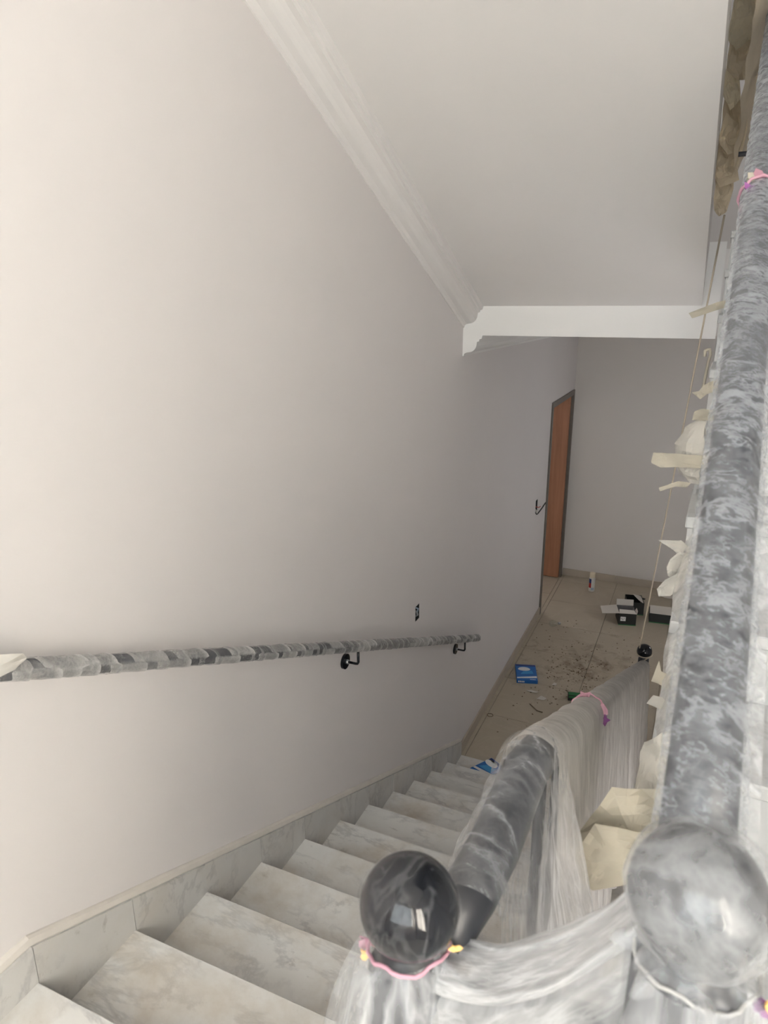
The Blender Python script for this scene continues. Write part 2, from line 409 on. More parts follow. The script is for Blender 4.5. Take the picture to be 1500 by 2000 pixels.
# room behind the door
rf = struct(mk('floor_room', box(-3.0, -.16, 4.8, YB+.2, ZF-.12, ZF), 'tile'))
struct(mk('wall_room_far', walls(1, YB+.2, YB+.35, -3.0, -.16, ZF, 1.4, [(-2.1, -.9, -.75, .75)]), 'wall'))
struct(mk('wall_room_near', box(-3.0, -.16, 4.65, 4.8, ZF, 1.4), 'wall'))
struct(mk('wall_room_side', box(-3.0, -2.85, 4.8, YB+.2, ZF, 1.4), 'wall'))
struct(mk('ceiling_room', box(-3.0, -.16, 4.65, YB+.35, 1.4, 1.5), 'soffit'))
# landing slab the camera stands on
ld = struct(mk('floor_landing', box(0, XR, YBK, Y0-.03, -.20, -.03), 'concrete'))
for i in range(4):
    for j in range(4):
        x0, x1 = .02+.62*i, min(XR, .02+.62*(i+1)); y1 = Y0-.305-.6*j; y0 = max(YBK, y1-.6)
        mk('marble_slab', bevbox(x0+.001, x1-.001, y0+.001, y1-.001, -.03, 0, .001), 'marble', ld, origin=((x0+x1)/2, (y0+y1)/2, 0))
# upper hall slab: its edge is the white beam
struct(mk('trim_beam', box(0, 1.318, YBM, YBM+.22, ZBB, 1.82), 'white'), 'white plastered beam across the foot of the sloping soffit')
struct(mk('ceiling_hall', box(0, XR, YBM+.22, YB, ZBB+.005, 1.80), 'soffit'))
# the flight above: sloping soffit slab
so = struct(mk('ceiling_soffit', prism([(YBM+.02, sof(YBM+.02)), (.55, sof(.55)), (.55, sof(.55)+.30), (YBM+.02, sof(YBM+.02)+.30)], 0, 0, XE), 'soffit'))
struct(mk('ceiling_landing', box(0, XR, YBK, .55, sof(.55), sof(.55)+.25), 'soffit'))
# cornices: profile (x out from the wall, dz below the ceiling)
CP = [(0, -.118), (.006, -.118), (.010, -.104), (.022, -.097), (.048, -.094), (.062, -.087), (.073, -.077), (.081, -.062), (.084, -.036), (.096, -.033), (.098, -.022), (.110, -.019), (.116, 0)]
def cornice(name, ya, za, yb, zb):
    n = len(CP)+1; pr = CP + [(0, 0)]
    V = [(x, ya, za+d) for x, d in pr] + [(x, yb, zb+d) for x, d in pr]
    return struct(mk(name, (V, [tuple(range(n)), tuple(range(n, 2*n))[::-1]] + [(i, n+i, n+(i+1) % n, (i+1) % n) for i in range(n)]), 'soffit' if 'slope' in name else 'white'))
cornice('trim_slope_cornice', .60, sof(.60), YBM-.001, sof(YBM))
cornice('trim_hall_cornice', YBM+.001, ZBB, YB, ZBB)
# stair window behind the camera
wn = struct(mk('window_1', join(box(WIN[0], WIN[0]+.05, YBK-.14, YBK-.08, WIN[2], WIN[3]), box(WIN[1]-.05, WIN[1], YBK-.14, YBK-.08, WIN[2], WIN[3]), box(WIN[0]+.05, WIN[1]-.05, YBK-.14, YBK-.08, WIN[2], WIN[2]+.05), box(WIN[0]+.05, WIN[1]-.05, YBK-.14, YBK-.08, WIN[3]-.05, WIN[3])), 'winframe'))
xm = (WIN[0]+WIN[1])/2
mk('mullion', box(xm-.025, xm+.025, YBK-.135, YBK-.085, WIN[2]+.05, WIN[3]-.05), 'winframe', wn)
for a, b in ((WIN[0]+.05, xm-.025), (xm+.025, WIN[1]-.05)): mk('pane', box(a, b, YBK-.113, YBK-.107, WIN[2]+.05, WIN[3]-.05), 'glass', wn)
# door: metal frame and a wooden leaf standing open inside the room
dr = empty('door_1', (0, DOOR[1], ZF)); struct(dr, 'open reddish wooden door in a narrow dark frame at the end of the hall')
fw = .042
mk('door_frame', join(box(-.165, .014, DOOR[0]-.004, DOOR[0]+fw, ZF, DOOR[3]+.01), box(-.165, .014, DOOR[1]-fw, DOOR[1]+.004, ZF, DOOR[3]+.01), box(-.165, .014, DOOR[0]+fw, DOOR[1]-fw, DOOR[3]-fw, DOOR[3]+.01)), 'frame', dr)
mk('door_leaf', bevbox(-1.05, -.012, DOOR[1]-fw-.05, DOOR[1]-fw-.006, ZF+.008, DOOR[3]-fw-.005), 'wood', dr)
# baseboards of the lower hall
def strips(name, axis, a, b, fixed, step=.6):
    r = empty(name, ((fixed if axis == 1 else (a+b)/2), (a+b)/2 if axis == 1 else fixed, ZF)); struct(r); p = a
    while p < b-1e-3:
        q = min(b, p+step)
        mk('baseboard_tile', bevbox(fixed, fixed+.012, p+.001, q-.001, ZF, ZF+.085, .002) if axis == 1 else bevbox(p+.001, q-.001, fixed-.012, fixed, ZF, ZF+.085, .002), 'base', r); p = q
strips('baseboard_left', 1, Y0+NST*G, DOOR[0]-.005, 0.0)
strips('baseboard_far', 0, .013, XR, YB)

# ------------------------------------------------------------------ the marble stairs
def steps_body(poly, x0, x1): return prism(poly, 0, x0, x1)
sd = empty('marble_staircase', (XE/2, Y0, ZF)); tag(sd, 'grey veined marble staircase going down along the cream wall to the hall', 'staircase')
poly = [(Y0-.02, -.034)]
for n in range(1, NST+1):
    poly += [(Y0+(n-1)*G-.02, -n*RS-.032), (Y0+n*G-.02, -n*RS-.032)]
poly += [(Y0+NST*G-.02, ZF-.1), (Y0+NST*G-.35, ZF-.1), (Y0-.02, -.26)]
mk('stair_body', steps_body(poly, .002, XE-.012), 'concrete', sd)
tr0 = rs0 = None
for n in range(0, NST+1):
    yn, zn = Y0+n*G, -n*RS
    o = Vector((XE/2, yn, zn))
    if tr0 is None: tr0 = mk('tread', bevbox(.002, XE, yn-G-.004, yn, zn-.030, zn, .003), 'marble', sd, origin=o).data
    else: link('tread', tr0, 'marble', sd, o)
    if n < NST:
        if rs0 is None: rs0 = mk('riser', box(.002, XE-.004, yn-.024, yn-.006, zn-RS+.0004, zn-.0306), 'marble', sd, origin=o).data
        else: link('riser', rs0, 'marble', sd, o)
# marble skirting, one piece to a step, with a lip of plaster over it
sk = empty('trim_stair_skirting', (0, Y0, 0)); struct(sk, 'marble skirting pieces stepping down the wall beside the stairs')
HS = .105
for n in range(1, NST+1):
    ya, yb = Y0+(n-1)*G+.0012, Y0+n*G-.0012
    mk('skirting_piece', prism([(ya, -n*RS), (yb, -n*RS), (yb, -n*RS+HS), (ya, -(n-1)*RS+HS)], 0, .0, .018 + .0012*(n % 3)), 'skirt', sk, origin=(0, ya, -n*RS))
mk('skirting_piece', prism([(YBK, 0), (Y0-.001, 0), (Y0-.001, HS), (YBK, HS)], 0, .0, .02), 'skirt', sk, origin=(0, 0, 0))
V, Fc = [], []
pl = [(YBK, HS)] + [(Y0+.0001, HS)] + [(Y0+G*k/3, HS-RS*k/3) for k in range(1, NST*3+1)]
for k, (y, z) in enumerate(pl):
    w = .024 + .004*noise.noise(Vector((y*3, 1, 0)))
    for x, d in ((0, 0), (.013, 0.0), (.015, .005), (.012, w*.8), (.005, w), (0, w*1.05)): V.append((x + (.002*noise.noise(Vector((y*5, 3, d*30))) if x else 0), y, z+d))
n = 6
for k in range(len(pl)-1):
    for j in range(n): Fc.append((k*n+j, k*n+(j+1) % n, (k+1)*n+(j+1) % n, (k+1)*n+j))
mk('plaster_lip', (V, Fc), 'plaster', sk)
# flight up
su = empty('marble_staircase', ((UX+XR)/2, UY, 0)); tag(su, 'pale marble staircase rising at the right behind the wrapped rail', 'staircase')
poly = [(UY, 0)]
for k in range(UN):
    z = UZ+k*UR; y = UY+k*UG
    poly += [(y+.02, z-.03), (y+UG+.02, z-.03)]
yt = UY+UN*UG
poly += [(yt+.02, UZ+(UN-1)*UR-.20), (UY+.35, 0)]
XS = XR-.055
mk('stair_body', prism(poly, 0, UX+.012, XS), 'concrete', su)
t1 = r1 = None
for k in range(UN):
    z = UZ+k*UR; y = UY+k*UG; o = Vector((UX, y, z)); dz = min(UR, z)
    if t1 is None: t1 = mk('tread', bevbox(UX, XS, y, y+UG+.02, z-.030, z, .003), 'upmarble', su, origin=o).data
    else: link('tread', t1, 'upmarble', su, o)
    if k > 0:
        if r1 is None: r1 = mk('riser', box(UX+.006, XS, y+.006, y+.022, z-UR+.0005, z-.0305), 'upmarble', su, origin=o).data
        else: link('riser', r1, 'upmarble', su, o)
mk('end_string', prism([(UY+.1, -.02), (yt, UZ+(UN-1)*UR-.17), (yt, UZ+(UN-1)*UR-.045), (UY+.1, UZ-.045+.05)], 0, UX+.004, UX+.0115), 'upmarble', su)

su.rotation_euler.z = -.02; su.location.x += -.02*1.85
# ------------------------------------------------------------------ handrail on the wall
HR0, HR1 = Vector((.07, .45, .836+.4406*.378)), Vector((.07, 4.237, -.666))
hr = empty('wall_handrail', (0, 2.4, -.1)); tag(hr, 'black wall handrail wound in spiral plastic film above the stair skirting', 'handrail')
mk('rail', tube([HR0, HR1], .0215, 20), 'satin', hr, True)
L = (HR1-HR0).length; ax = (HR1-HR0).normalized(); e1 = Vector((1, 0, 0)); e2 = ax.cross(e1).normalized()
V, Fc, D = [], [], []
pos = 0.0; ang = 0.0; rows = []
random.seed(3)
seg = 22; nw = 6; turn = 0
TD = []
while pos < L+.01:
    TD.append(random.choice((0, 0, .03, .12, .34, .46)))
    pitch = random.choice((.055, .065, .075, .085, .06)); width = pitch*random.uniform(1.15, 1.6)
    for s in range(seg):
        rows.append((pos+pitch*s/seg, width, 2*PI*s/seg, turn)); 
    pos += pitch; turn += 1
for (s, w, a, tn) in rows:
    for j in range(nw):
        v = j/(nw-1); q = min(max(s+(v-.5)*w, 0.0), L+.004)
        c = HR0+ax*q; rr = .0228 + .0028*v + .0016*N3((a*1.3+tn, q*40, 0), 1.0) + .0006*math.sin(a*3+tn)
        V.append(c + (e1*math.cos(a)+e2*math.sin(a))*rr)
        edge = max(0, abs(v-.5)*2-.55)/.45
        D.append(.04 + .5*edge**2*(.6+.4*math.sin(tn*2.1)) + TD[tn] + (.16 if tn > 26 else 0))
for k in range(len(rows)-1):
    for j in range(nw-1): Fc.append((k*nw+j, k*nw+j+1, (k+1)*nw+j+1, (k+1)*nw+j))
o = mk('film_wrap', (V, Fc), 'filmspiral', hr, True, attr=D); o['label'] = 'translucent film wound in a spiral'
for yb_, zb_ in ((2.426, .045), (3.962, -.632)):
    zr = HR0.z + (yb_-HR0.y)*(HR1.z-HR0.z)/(HR1.y-HR0.y) - .022
    b = mk('bracket', tube([(.008, yb_, zb_), (.058, yb_, zb_), (.066, yb_, zb_+.002), (.07, yb_, zb_+.01), (.07, yb_, zr+.004)], .0058, 12), 'black', hr, True)
    pl_ = [(math.cos(2*PI*k/28)*.034, math.sin(2*PI*k/28)*.034) for k in range(28)]
    pp = [(u+yb_, v+zb_) for u, v in pl_]
    mk('mounting_plate', prism(pp, 0, .0005, .012), 'black', b)
    mk('collar', tube([(.012, yb_, zb_), (.022, yb_, zb_)], .010, 14), 'metal', b, True)
def rag(name, mat, pts, label, cat, group=None, n=10, th=.0006, curl=.012, seed=0, parent=None):
    """crumpled flat scrap: outline in 3-D, filled as a fan of rings, bent by noise, given thickness"""
    P = [Vector(p) for p in pts]; c = sum(P, Vector())/len(P)
    nrm = Vector((0, 0, 0))
    for a, b in zip(P, P[1:]+P[:1]): nrm += (a-c).cross(b-c)
    nrm.normalize(); B = []
    for a, b in zip(P, P[1:]+P[:1]):
        for k in range(3): B.append(a.lerp(b, k/3))
    rings = 5; V = [c]; Fc = []
    for r in range(1, rings+1):
        for q in B:
            p = c.lerp(q, r/rings); V.append(p)
    m = len(B)
    V = [p + nrm*curl*(N3(p, 14, seed)+.6*N3(p, 34, seed+3)) + Vector((0, 0, 1))*.15*curl*N3(p, 40, seed+9) for p in V]
    for k in range(m): Fc.append((0, 1+k, 1+(k+1) % m))
    for r in range(rings-1):
        for k in range(m): Fc.append((1+r*m+k, 1+(r+1)*m+k, 1+(r+1)*m+(k+1) % m, 1+r*m+(k+1) % m))
    nv = len(V); V2 = V + [p-nrm*th for p in V]
    F2 = Fc + [tuple(i+nv for i in f[::-1]) for f in Fc]
    o0 = 1+(rings-1)*m
    for k in range(m): F2.append((o0+k, o0+nv+k, o0+nv+(k+1) % m, o0+(k+1) % m))
    o = mk(name, (V2, F2), mat, parent, False)
    if label: tag(o, label, cat, group)
    return o
ra = rag('film_end', 'tapewhite', [(.075, .80, .885), (.10, .86, .865), (.098, .87, .85), (.10, .84, .84), (.095, .79, .84), (.08, .74, .875)], None, None, curl=.01, parent=hr)
ra['label'] = 'loose torn end of the film wrap'

# ------------------------------------------------------------------ railing of the flight down
XD = 1.14; ZL = .945
B1 = Vector((1.099, .496, .991)); RB = .0478
def railz(y): return ZL - max(0, y-.83)*SL
rd = empty('stair_railing', (XD, 2.4, -.4)); tag(rd, 'black stair railing of the flight down, under plastic film', 'railing')
mk('newel_post', lathe((B1.x, B1.y, 0), [(.06, 0), (.06, .012), (.040, .014), (.040, B1.z-.075), (.028, B1.z-.06), (.028, B1.z-RB+.006)], 28), 'satin', rd, True)
mk('newel_ball', sphere(B1, RB), 'black', rd, True)['label'] = 'glossy black ball'
path = [(1.118, .515, ZL-.012), (1.13, .56, ZL-.004), (XD, .62, ZL), (XD, .80, ZL), (XD, .83, ZL-.004), (XD, .86, railz(.87)), (XD, 4.42, railz(4.42))]
mk('rail', tube(lerp(path, 60), .030, 22), 'satin', rd, True)
EN = Vector((XD-.005, 4.50, 0)); EN.z = -.665
mk('end_post', lathe((EN.x, EN.y, ZF), [(.055, 0), (.055, .012), (.034, .014), (.034, EN.z-ZF-.055), (.024, EN.z-ZF-.045), (.024, EN.z-ZF-.04)], 24), 'satin', rd, True)
mk('end_ball', sphere(EN, RB), 'black', rd, True)
y = .93
while y < 4.1:
    n = math.ceil((y-Y0)/G-1e-6); zt = -n*RS
    mk('baluster', tube([(XD, y, zt), (XD, y, railz(y)-.026)], .009, 10), 'satin', rd, True); y += .15
B2 = Vector((1.339, .458, 1.137))
mk('guard_rail', tube([(B1.x+.03, B1.y+.012, .875), (B2.x-.03, B2.y+.04, .93)], .022, 18), 'satin', rd, True)
for x in (1.17, 1.225, 1.275): mk('baluster', tube([(x, .504, .0), (x, .504, .88)], .008, 10), 'satin', rd, True)

# railing of the flight up
XU = 1.335; SU = UR/UG
ruz = lambda y: 1.165+SU*(y-.512)
ru = empty('stair_railing', (XU, 2, .2)); tag(ru, 'thick black railing of the flight up, wrapped in wrinkled film at the right', 'railing')
kb = int((B2.y-UY)/UG); 
mk('newel_post', lathe((B2.x+.0, B2.y, UZ+kb*UR), [(.06, 0), (.06, .012), (.042, .014), (.042, B2.z-.075-UZ-kb*UR), (.028, B2.z-.06-UZ-kb*UR), (.028, B2.z-RB+.006-UZ-kb*UR)], 28), 'satin', ru, True)
mk('newel_ball', sphere(B2, RB), 'black', ru, True)
r1_ = [(XU, .49, ruz(.49)), (XU, 3.35, ruz(3.35))]
mk('rail', tube(lerp(r1_, 40), .0275, 24), 'satin', ru, True)
y = .78
while y < 3.3:
    k = int((y-UY)/UG+1e-6); mk('baluster', tube([(XU+.012, y, UZ+k*UR), (XU+.012, y, ruz(y)-.024)], .009, 10), 'satin', ru, True); y += .15
fr = lerp(r1_, 420)
def wr(k, j, p, d):
    q = p + d*.03
    a = N3((q.x*1.2, q.y, q.z), 34, 1); b = N3(q, 85, 5)
    return .0035*(1-2*abs(a)) + .0016*b
FC = [(k*(Vector(r1_[1])-Vector(r1_[0])).length/419 + .012*math.sin(2*PI*j/56+.7), .031*math.cos(2*PI*j/56), .031*math.sin(2*PI*j/56)) for k in range(420) for j in range(56)]
FD = [.20*min(1, max(0, (k/419-.05)/.45)) for k in range(420) for j in range(56)]
o = mk('film_wrap', tube(fr, .0305, 56, False, wr), 'filmrail', ru, True, attr=FD, fc=FC); o['label'] = 'wrinkled clear film sleeve'
# sleeve seam: a loose flat fin of film down its right-hand side
V, Fc = [], []
fp = lerp(r1_, 120)
for k, p in enumerate(fp):
    for j, w in enumerate((.030, .036, .043)): V.append(p + Vector((w, 0, -.006-.004*j+.003*N3(p, 12, j))))
for k in range(len(fp)-1):
    for j in range(2): Fc.append((k*3+j, k*3+j+1, (k+1)*3+j+1, (k+1)*3+j))
mk('film_seam', (V, Fc), 'filmtent', ru, True, fc=[(v[1], v[0], v[2]) for v in V], attr=[.15]*len(V))
ru.rotation_euler.z = -.018; ru.location.x += .018*(2-.6)

# ------------------------------------------------------------------ film over the newel balls
def bag(name, c, R, neck_z, neck_r, skirt, seg, mat, waves, amp, seed, sq=(1, 1)):
    prof = []
    for k in range(25):
        t = k/24; a = PI*t*.80; prof.append((max(.0008, R*math.sin(a)), R*math.cos(a)))
    prof += [((prof[-1][0]+neck_r)/2, (prof[-1][1]+neck_z)/2), (neck_r, neck_z)]
    nb = len(prof)
    prof += [(neck_r+(r-neck_r), neck_z-d) for r, d in skirt]
    def dr(k, a, r, z):
        t = k/len(prof)
        w = .0022*N3((math.cos(a)*2, math.sin(a)*2, z*40), 1.3, seed) * min(1, k/4)
        if k >= nb-2: w += amp*(k-nb+3)/len(skirt)*(math.sin(waves*a+seed)+.6*math.sin((waves*2+1)*a+seed*2)) 
        return w*1.0
    V, Fc = lathe(c, prof, seg, dr, False)
    V = [(c[0]+(v[0]-c[0])*sq[0], c[1]+(v[1]-c[1])*sq[1], v[2]) for v in V]
    return V, Fc
b1 = empty('film_bag', (B1.x, B1.y, .60)); tag(b1, 'clear film pulled over the glossy black newel ball and tied beneath', 'plastic film')
mk('hood', bag('h', B1, RB+.0025, -.046, .037, [(.040, .008)], 80, 'filmball', 7, .001, 2), 'filmball', b1, True)
sk1 = [(.044, .012), (.054, .04), (.066, .08), (.076, .13), (.088, .19), (.10, .27), (.112, .36), (.12, .44)]
mk('skirt', lathe((B1.x-.008, B1.y, B1.z-.046), [(.036, 0)]+[(r, -d) for r, d in sk1], 120, lambda k, a, r, z: (k/8)*(.012*math.sin(6*a+1)+.008*math.sin(13*a+2)+.006*N3((math.cos(a)*3, math.sin(a)*3, z*8), 1)), False), 'filmskirt', b1, True)
b2 = empty('film_bag', (B2.x, B2.y, .75)); tag(b2, 'milky film bag over the nearest newel ball at the lower right', 'plastic film')
mk('hood', bag('h', B2, RB+.006, -.053, .046, [(.046, .008)], 80, 'filmbag', 7, .003, 5, (1.0, 1.0)), 'filmbag', b2, True)
mk('skirt', lathe((B2.x, B2.y, B2.z-.053), [(.046, 0), (.047, -.02), (.052, -.06), (.058, -.12), (.064, -.2), (.07, -.3), (.075, -.4)], 120, lambda k, a, r, z: (k/6)*(.006*math.sin(5*a+1)+.005*math.sin(11*a+2)+.004*N3((math.cos(a)*3, math.sin(a)*3, z*9), 1)), False), 'filmskirt', b2, True)
def tie(name, c, axis, r, th, mat, label, knots=()):
    t = empty(name, c); tag(t, label, 'tie'); A = Vector(axis).normalized()
    n = (Vector((1, 0, 0)) - A*A.x).normalized(); b = A.cross(n)
    pts = [Vector(c)+(n*math.cos(2*PI*k/36)+b*math.sin(2*PI*k/36))*(r+.0012*math.sin(k*1.9))+A*.003*math.sin(k*.8) for k in range(37)]
    mk('band', tube(pts, th, 8, False), mat, t, True)
    for mt, off, s, sd_ in knots:
        p = Vector(c)+Vector(off)
        random.seed(sd_)
        for q in range(2):
            u = Vector((random.uniform(-1, 1), random.uniform(-.6, .6), random.uniform(-1, 1))).normalized(); w = u.cross(Vector((random.uniform(-.4, .4), 1, random.uniform(-.4, .4)))).normalized()
            pp = [p+u*s*1.5*math.cos(2*PI*i/6)*random.uniform(.5, 1.2)+w*s*.75*math.sin(2*PI*i/6)*random.uniform(.6, 1.2) for i in range(6)]
            rag('knot', mt, pp, None, None, curl=s*.9, seed=sd_+q*5, th=.001, parent=t)
    return t
tie('rubber_tie', (B1.x, B1.y, B1.z-.046), (-.16, .12, 1), .0400, .0020, 'pink', 'pink tie under the glossy black newel ball', [('pink', (-.044, -.006, -.012), .007, 4), ('yellow', (-.040, -.018, -.017), .005, 5), ('yellow', (.045, .006, .009), .005, 6)])
tie('rubber_tie', (B2.x+.002, B2.y, B2.z-.053), (.02, .0, 1), .0435, .0014, 'filmsheet', 'purple and orange tie under the nearest newel ball', [('purple', (.046, -.02, -.006), .009, 7), ('yellow', (.049, -.024, .003), .008, 8)])
tie('rubber_tie', (XD, 1.47, railz(1.47)), (0, 1, -SL), .0385, .002, 'pink', 'pink tie around the film on the rail going down', [('pink', (.034, -.01, .020), .014, 9), ('pink', (-.01, .0, .038), .014, 10), ('purple', (.042, -.025, .004), .010, 12)])
tie('rubber_tie', (XU+.018, 1.57, ruz(1.57)), (0, 1, SU), .0365, .0028, 'pink', 'pink and purple tie high on the wrapped rail going up', [('pink', (-.006, -.012, .034), .011, 13), ('purple', (-.020, -.026, .012), .009, 14), ('tape', (-.016, -.004, .034), .011, 15)])

# ------------------------------------------------------------------ draped film sheets
# dusty sheet over the sloping rail
def sheet_slope(u, v):
    y = .84 + (4.50-.84)*u; zr = railz(y)
    if v < .16:                                     # left drop, short
        t = 1-v/.16; x = XD-.036-.006*t; z = zr-.0-.10*t
    elif v < .40:                                   # over the tube
        a = PI*(1-(v-.16)/.24); x = XD+.036*math.cos(a); z = zr+.036*math.sin(a)
    else:                                           # right drop to the treads
        t = (v-.40)/.60; H = .80-.10*math.sin(u*2.5)
        x = XD+.036+.035*t**.8*(1+.3*math.sin(y*3)); z = zr-H*t
        x += t*(.010*math.sin(y*38+3*math.sin(y*5))+.008*math.sin(y*83+1)+.012*N3((y*4, z*.6, 0), 2, 2))
    x += .004*N3((y*9, x*20, z*9), 2, 4)
    if v < .45: z += .003*N3((y*22, x*10, z*5), 2, 6)
    return (x, y + .01*N3((y, z*3, x), 3, 1), max(z, ZF+.02))
o = mk('film_sheet', grid(260, 60, sheet_slope), 'filmdust', None, True, fc=[(i/259*3.66, j/59*1.05, 0) for i in range(260) for j in range(60)]); tag(o, 'dusty film sheet draped over the sloping rail down to the hall', 'plastic sheet')
# clear tent over the level tube behind the newel
def sheet_tent(u, v):
    y = .545 + (.90-.545)*u; zr = railz(y)+.003
    if v < .36:
        t = 1-v/.36; s = .022+.05*(1-u); x = XD-.037-s*t; z = zr-.30*t
    elif v < .60:
        a = PI*(1-(v-.36)/.24); x = XD+.037*math.cos(a); z = zr+.038*math.sin(a)
    else:
        t = (v-.60)/.40; x = XD+.037+(.060+.030*u)*t; z = zr-.42*t
    k = abs(v-.48)*2
    x += k*(.007*math.sin(y*34+2)+.006*math.sin(v*19+y*21)); 
    return (x + .003*N3((x*10, y*10, z*10), 3, 2), y + k*.012*math.sin(v*14+1), z + .0025*N3((x*20, y*20, z*20), 2, 8))
o = mk('film_sheet', grid(70, 90, sheet_tent), 'filmtent', None, True, fc=[(i/69*.36+.04*math.sin(j/9), j/89*.85, 0) for i in range(70) for j in range(90)], attr=[(.52*min(1, max(0, (j/89-.60))/.12) if j > 53 else .16*max(0, .34-j/89)/.34)+.03 for i in range(70) for j in range(90)]); tag(o, 'clear film tented over the level tube behind the black newel ball', 'plastic sheet')
# milky sheet slung between the two newels
def sheet_guard(u, v):
    x = 1.112 + (1.300-1.112)*u
    top = .938 + .160*u**1.5 - .02*math.sin(PI*u) ; yc = .515 - .03*u
    if v < .22:
        t = 1-v/.22; y = yc+.030+.03*t; z = top-.02-.25*t
    elif v < .48:
        a = PI*(1-(v-.22)/.26); y = yc-.032*math.cos(a)*-1*-1; y = yc - .034*math.cos(PI-a); z = top-.02+.022*math.sin(a)
    else:
        t = (v-.48)/.52; y = yc-.034-.06*t-.02*math.sin(PI*u)*t; z = top-.02-.52*t
    f = max(0, v-.3)
    fold = 1-abs(math.sin(v*26+u*3.5+1.3*math.sin(u*4)))
    z += .007*fold**3*min(1, v*4); y -= .006*fold**3
    y += f*(.014*math.sin(u*9+v*5)+.008*math.sin(u*23-v*9)) ; z += .006*N3((x*9, y*9, z*5), 2, 3)
    return (x+.01*f*math.sin(v*9), y, z)
o = mk('film_sheet', grid(90, 120, sheet_guard), 'filmguard', None, True, fc=[(i/89*.25, j/119*.9, 0) for i in range(90) for j in range(120)]); tag(o, 'milky film sheet slung between the two newel balls in front', 'plastic sheet')

# ------------------------------------------------------------------ masking paper on the flight up
def flat(Y, pts, dy=0.0): return [(x, Y+dy*(x-pts[0][0]), z) for x, z in pts]
MP = 'masking paper along the flight up'
rag('masking_tape', 'tape', flat(2.72, [(1.219, 1.505), (1.232, 1.488), (1.298, 1.512), (1.333, 1.525), (1.331, 1.548), (1.303, 1.541)]), 'cream tape tail crossing the right end of the white beam', 'tape', MP, curl=.01, seed=1)
o = tag(mk('masking_tape', tube(lerp([(1.292, 2.50, 1.25), (1.296, 2.49, 1.30), (1.300, 2.47, 1.36), (1.304, 2.46, 1.385), (1.299, 2.46, 1.402), (1.287, 2.46, 1.396), (1.288, 2.46, 1.378)], 24), .0045, 6), 'tape', None, True), 'thin curled tape end standing below the white beam', 'tape', MP)
rag('masking_tape', 'tape', flat(2.40, [(1.264, 1.273), (1.291, 1.252), (1.306, 1.268), (1.345, 1.285), (1.345, 1.324), (1.296, 1.296), (1.28, 1.27)]), 'short cream tape hooked under the thin curled one', 'tape', MP, curl=.012, seed=2)
# bulging paper pad with a tape across
def pad(u, v):
    a = -PI/2+PI*u; w = math.sin(PI*min(max(v, .02), .98))**.35
    x = 1.315-.075*math.cos(a)*w; y = 2.13-.05*math.sin(a)*w; z = 1.050+.178*v
    return (x+.010*N3((x*34, y*34, z*34), 1, 2), y+.012*N3((x*34, y*34, z*34), 1, 7), z)
tag(mk('paper_pad', grid(18, 16, pad), 'tapewhite', None, False), 'bulging whitish paper pad on a stair end beside the wrapped rail', 'paper', MP)
rag('masking_tape', 'tape', flat(2.065, [(1.186, 1.112), (1.189, 1.139), (1.243, 1.14), (1.299, 1.142), (1.35, 1.141), (1.354, 1.11), (1.248, 1.102), (1.213, 1.098), (1.189, 1.108)]), 'wide cream tape strip across the bulging paper pad', 'tape', MP, curl=.006, seed=3)
rag('masking_paper', 'tape', flat(2.14, [(1.277, 1.225), (1.280, 1.249), (1.298, 1.258), (1.33, 1.255), (1.345, 1.225)]), 'small cream paper tuft on top of the bulging pad', 'paper', MP, curl=.014, seed=4)
rag('masking_tape', 'tape', flat(2.05, [(1.214, 1.044), (1.243, 1.058), (1.262, 1.067), (1.295, 1.066), (1.285, 1.05), (1.257, 1.052), (1.236, 1.042), (1.218, 1.034)]), 'narrow torn tape tail under the bulging paper pad', 'tape', MP, curl=.006, seed=5)
rag('masking_paper', 'tapewhite', flat(1.76, [(1.238, .982), (1.290, .986), (1.322, .957), (1.318, .924), (1.275, .958)], .15), 'pointed upper wing of the knotted paper by the far wall', 'paper', MP, curl=.012, seed=6)
rag('masking_paper', 'tapewhite', flat(1.75, [(1.271, .944), (1.265, .924), (1.270, .904), (1.295, .885), (1.325, .915), (1.322, .957), (1.29, .965)]), 'rounded middle of the knotted paper by the far wall', 'paper', MP, curl=.02, seed=7)
rag('masking_paper', 'tapewhite', flat(1.735, [(1.248, .865), (1.265, .893), (1.313, .934), (1.328, .902), (1.307, .887), (1.281, .855), (1.255, .848)], -.15), 'forked lower tail of the knotted paper over the hall floor', 'paper', MP, curl=.012, seed=8)
rag('masking_tape', 'tape', flat(1.48, [(1.277, .800), (1.271, .773), (1.266, .750), (1.28, .748), (1.305, .740), (1.306, .775), (1.284, .778)]), 'upright cream tape flap beside the lower end of the draped rail', 'tape', MP, curl=.008, seed=9)
rag('masking_tape', 'tapewhite', flat(1.40, [(1.264, .736), (1.275, .758), (1.292, .757), (1.312, .740), (1.30, .728)]), 'small whitish tape flap below the upright one', 'tape', MP, curl=.008, seed=10)
def band(u, v):                                   # long strip of film and paper taped over the stair ends
    y = .80+1.0*u; z = UZ+(y-UY)/UG*UR
    x = UX-.006+.05*v; z2 = z + .06 - .16*(1-v) * (1-.35*u) 
    return (x-.012*(1-v)*(1-u) + .008*N3((y*12, v*3, 0), 1, 3), y, z2+.02*N3((y*9, v*4, 1), 1, 5))
tag(mk('masking_film', grid(70, 14, band), 'filmsheet', None, True), 'pale film strip taped along the stair ends left of the wrapped rail', 'plastic film', MP)
rag('masking_paper', 'tapewhite', [(1.282, 1.2, .781), (1.272, 1.2, .772), (1.268, 1.2, .752), (1.272, 1.2, .731), (1.266, 1.18, .664), (1.312, 1.16, .660), (1.345, 1.18, .705), (1.345, 1.2, .830), (1.299, 1.2, .800)], 'crumpled whitish paper lump above the large cream paper', 'paper', MP, curl=.02, seed=11)
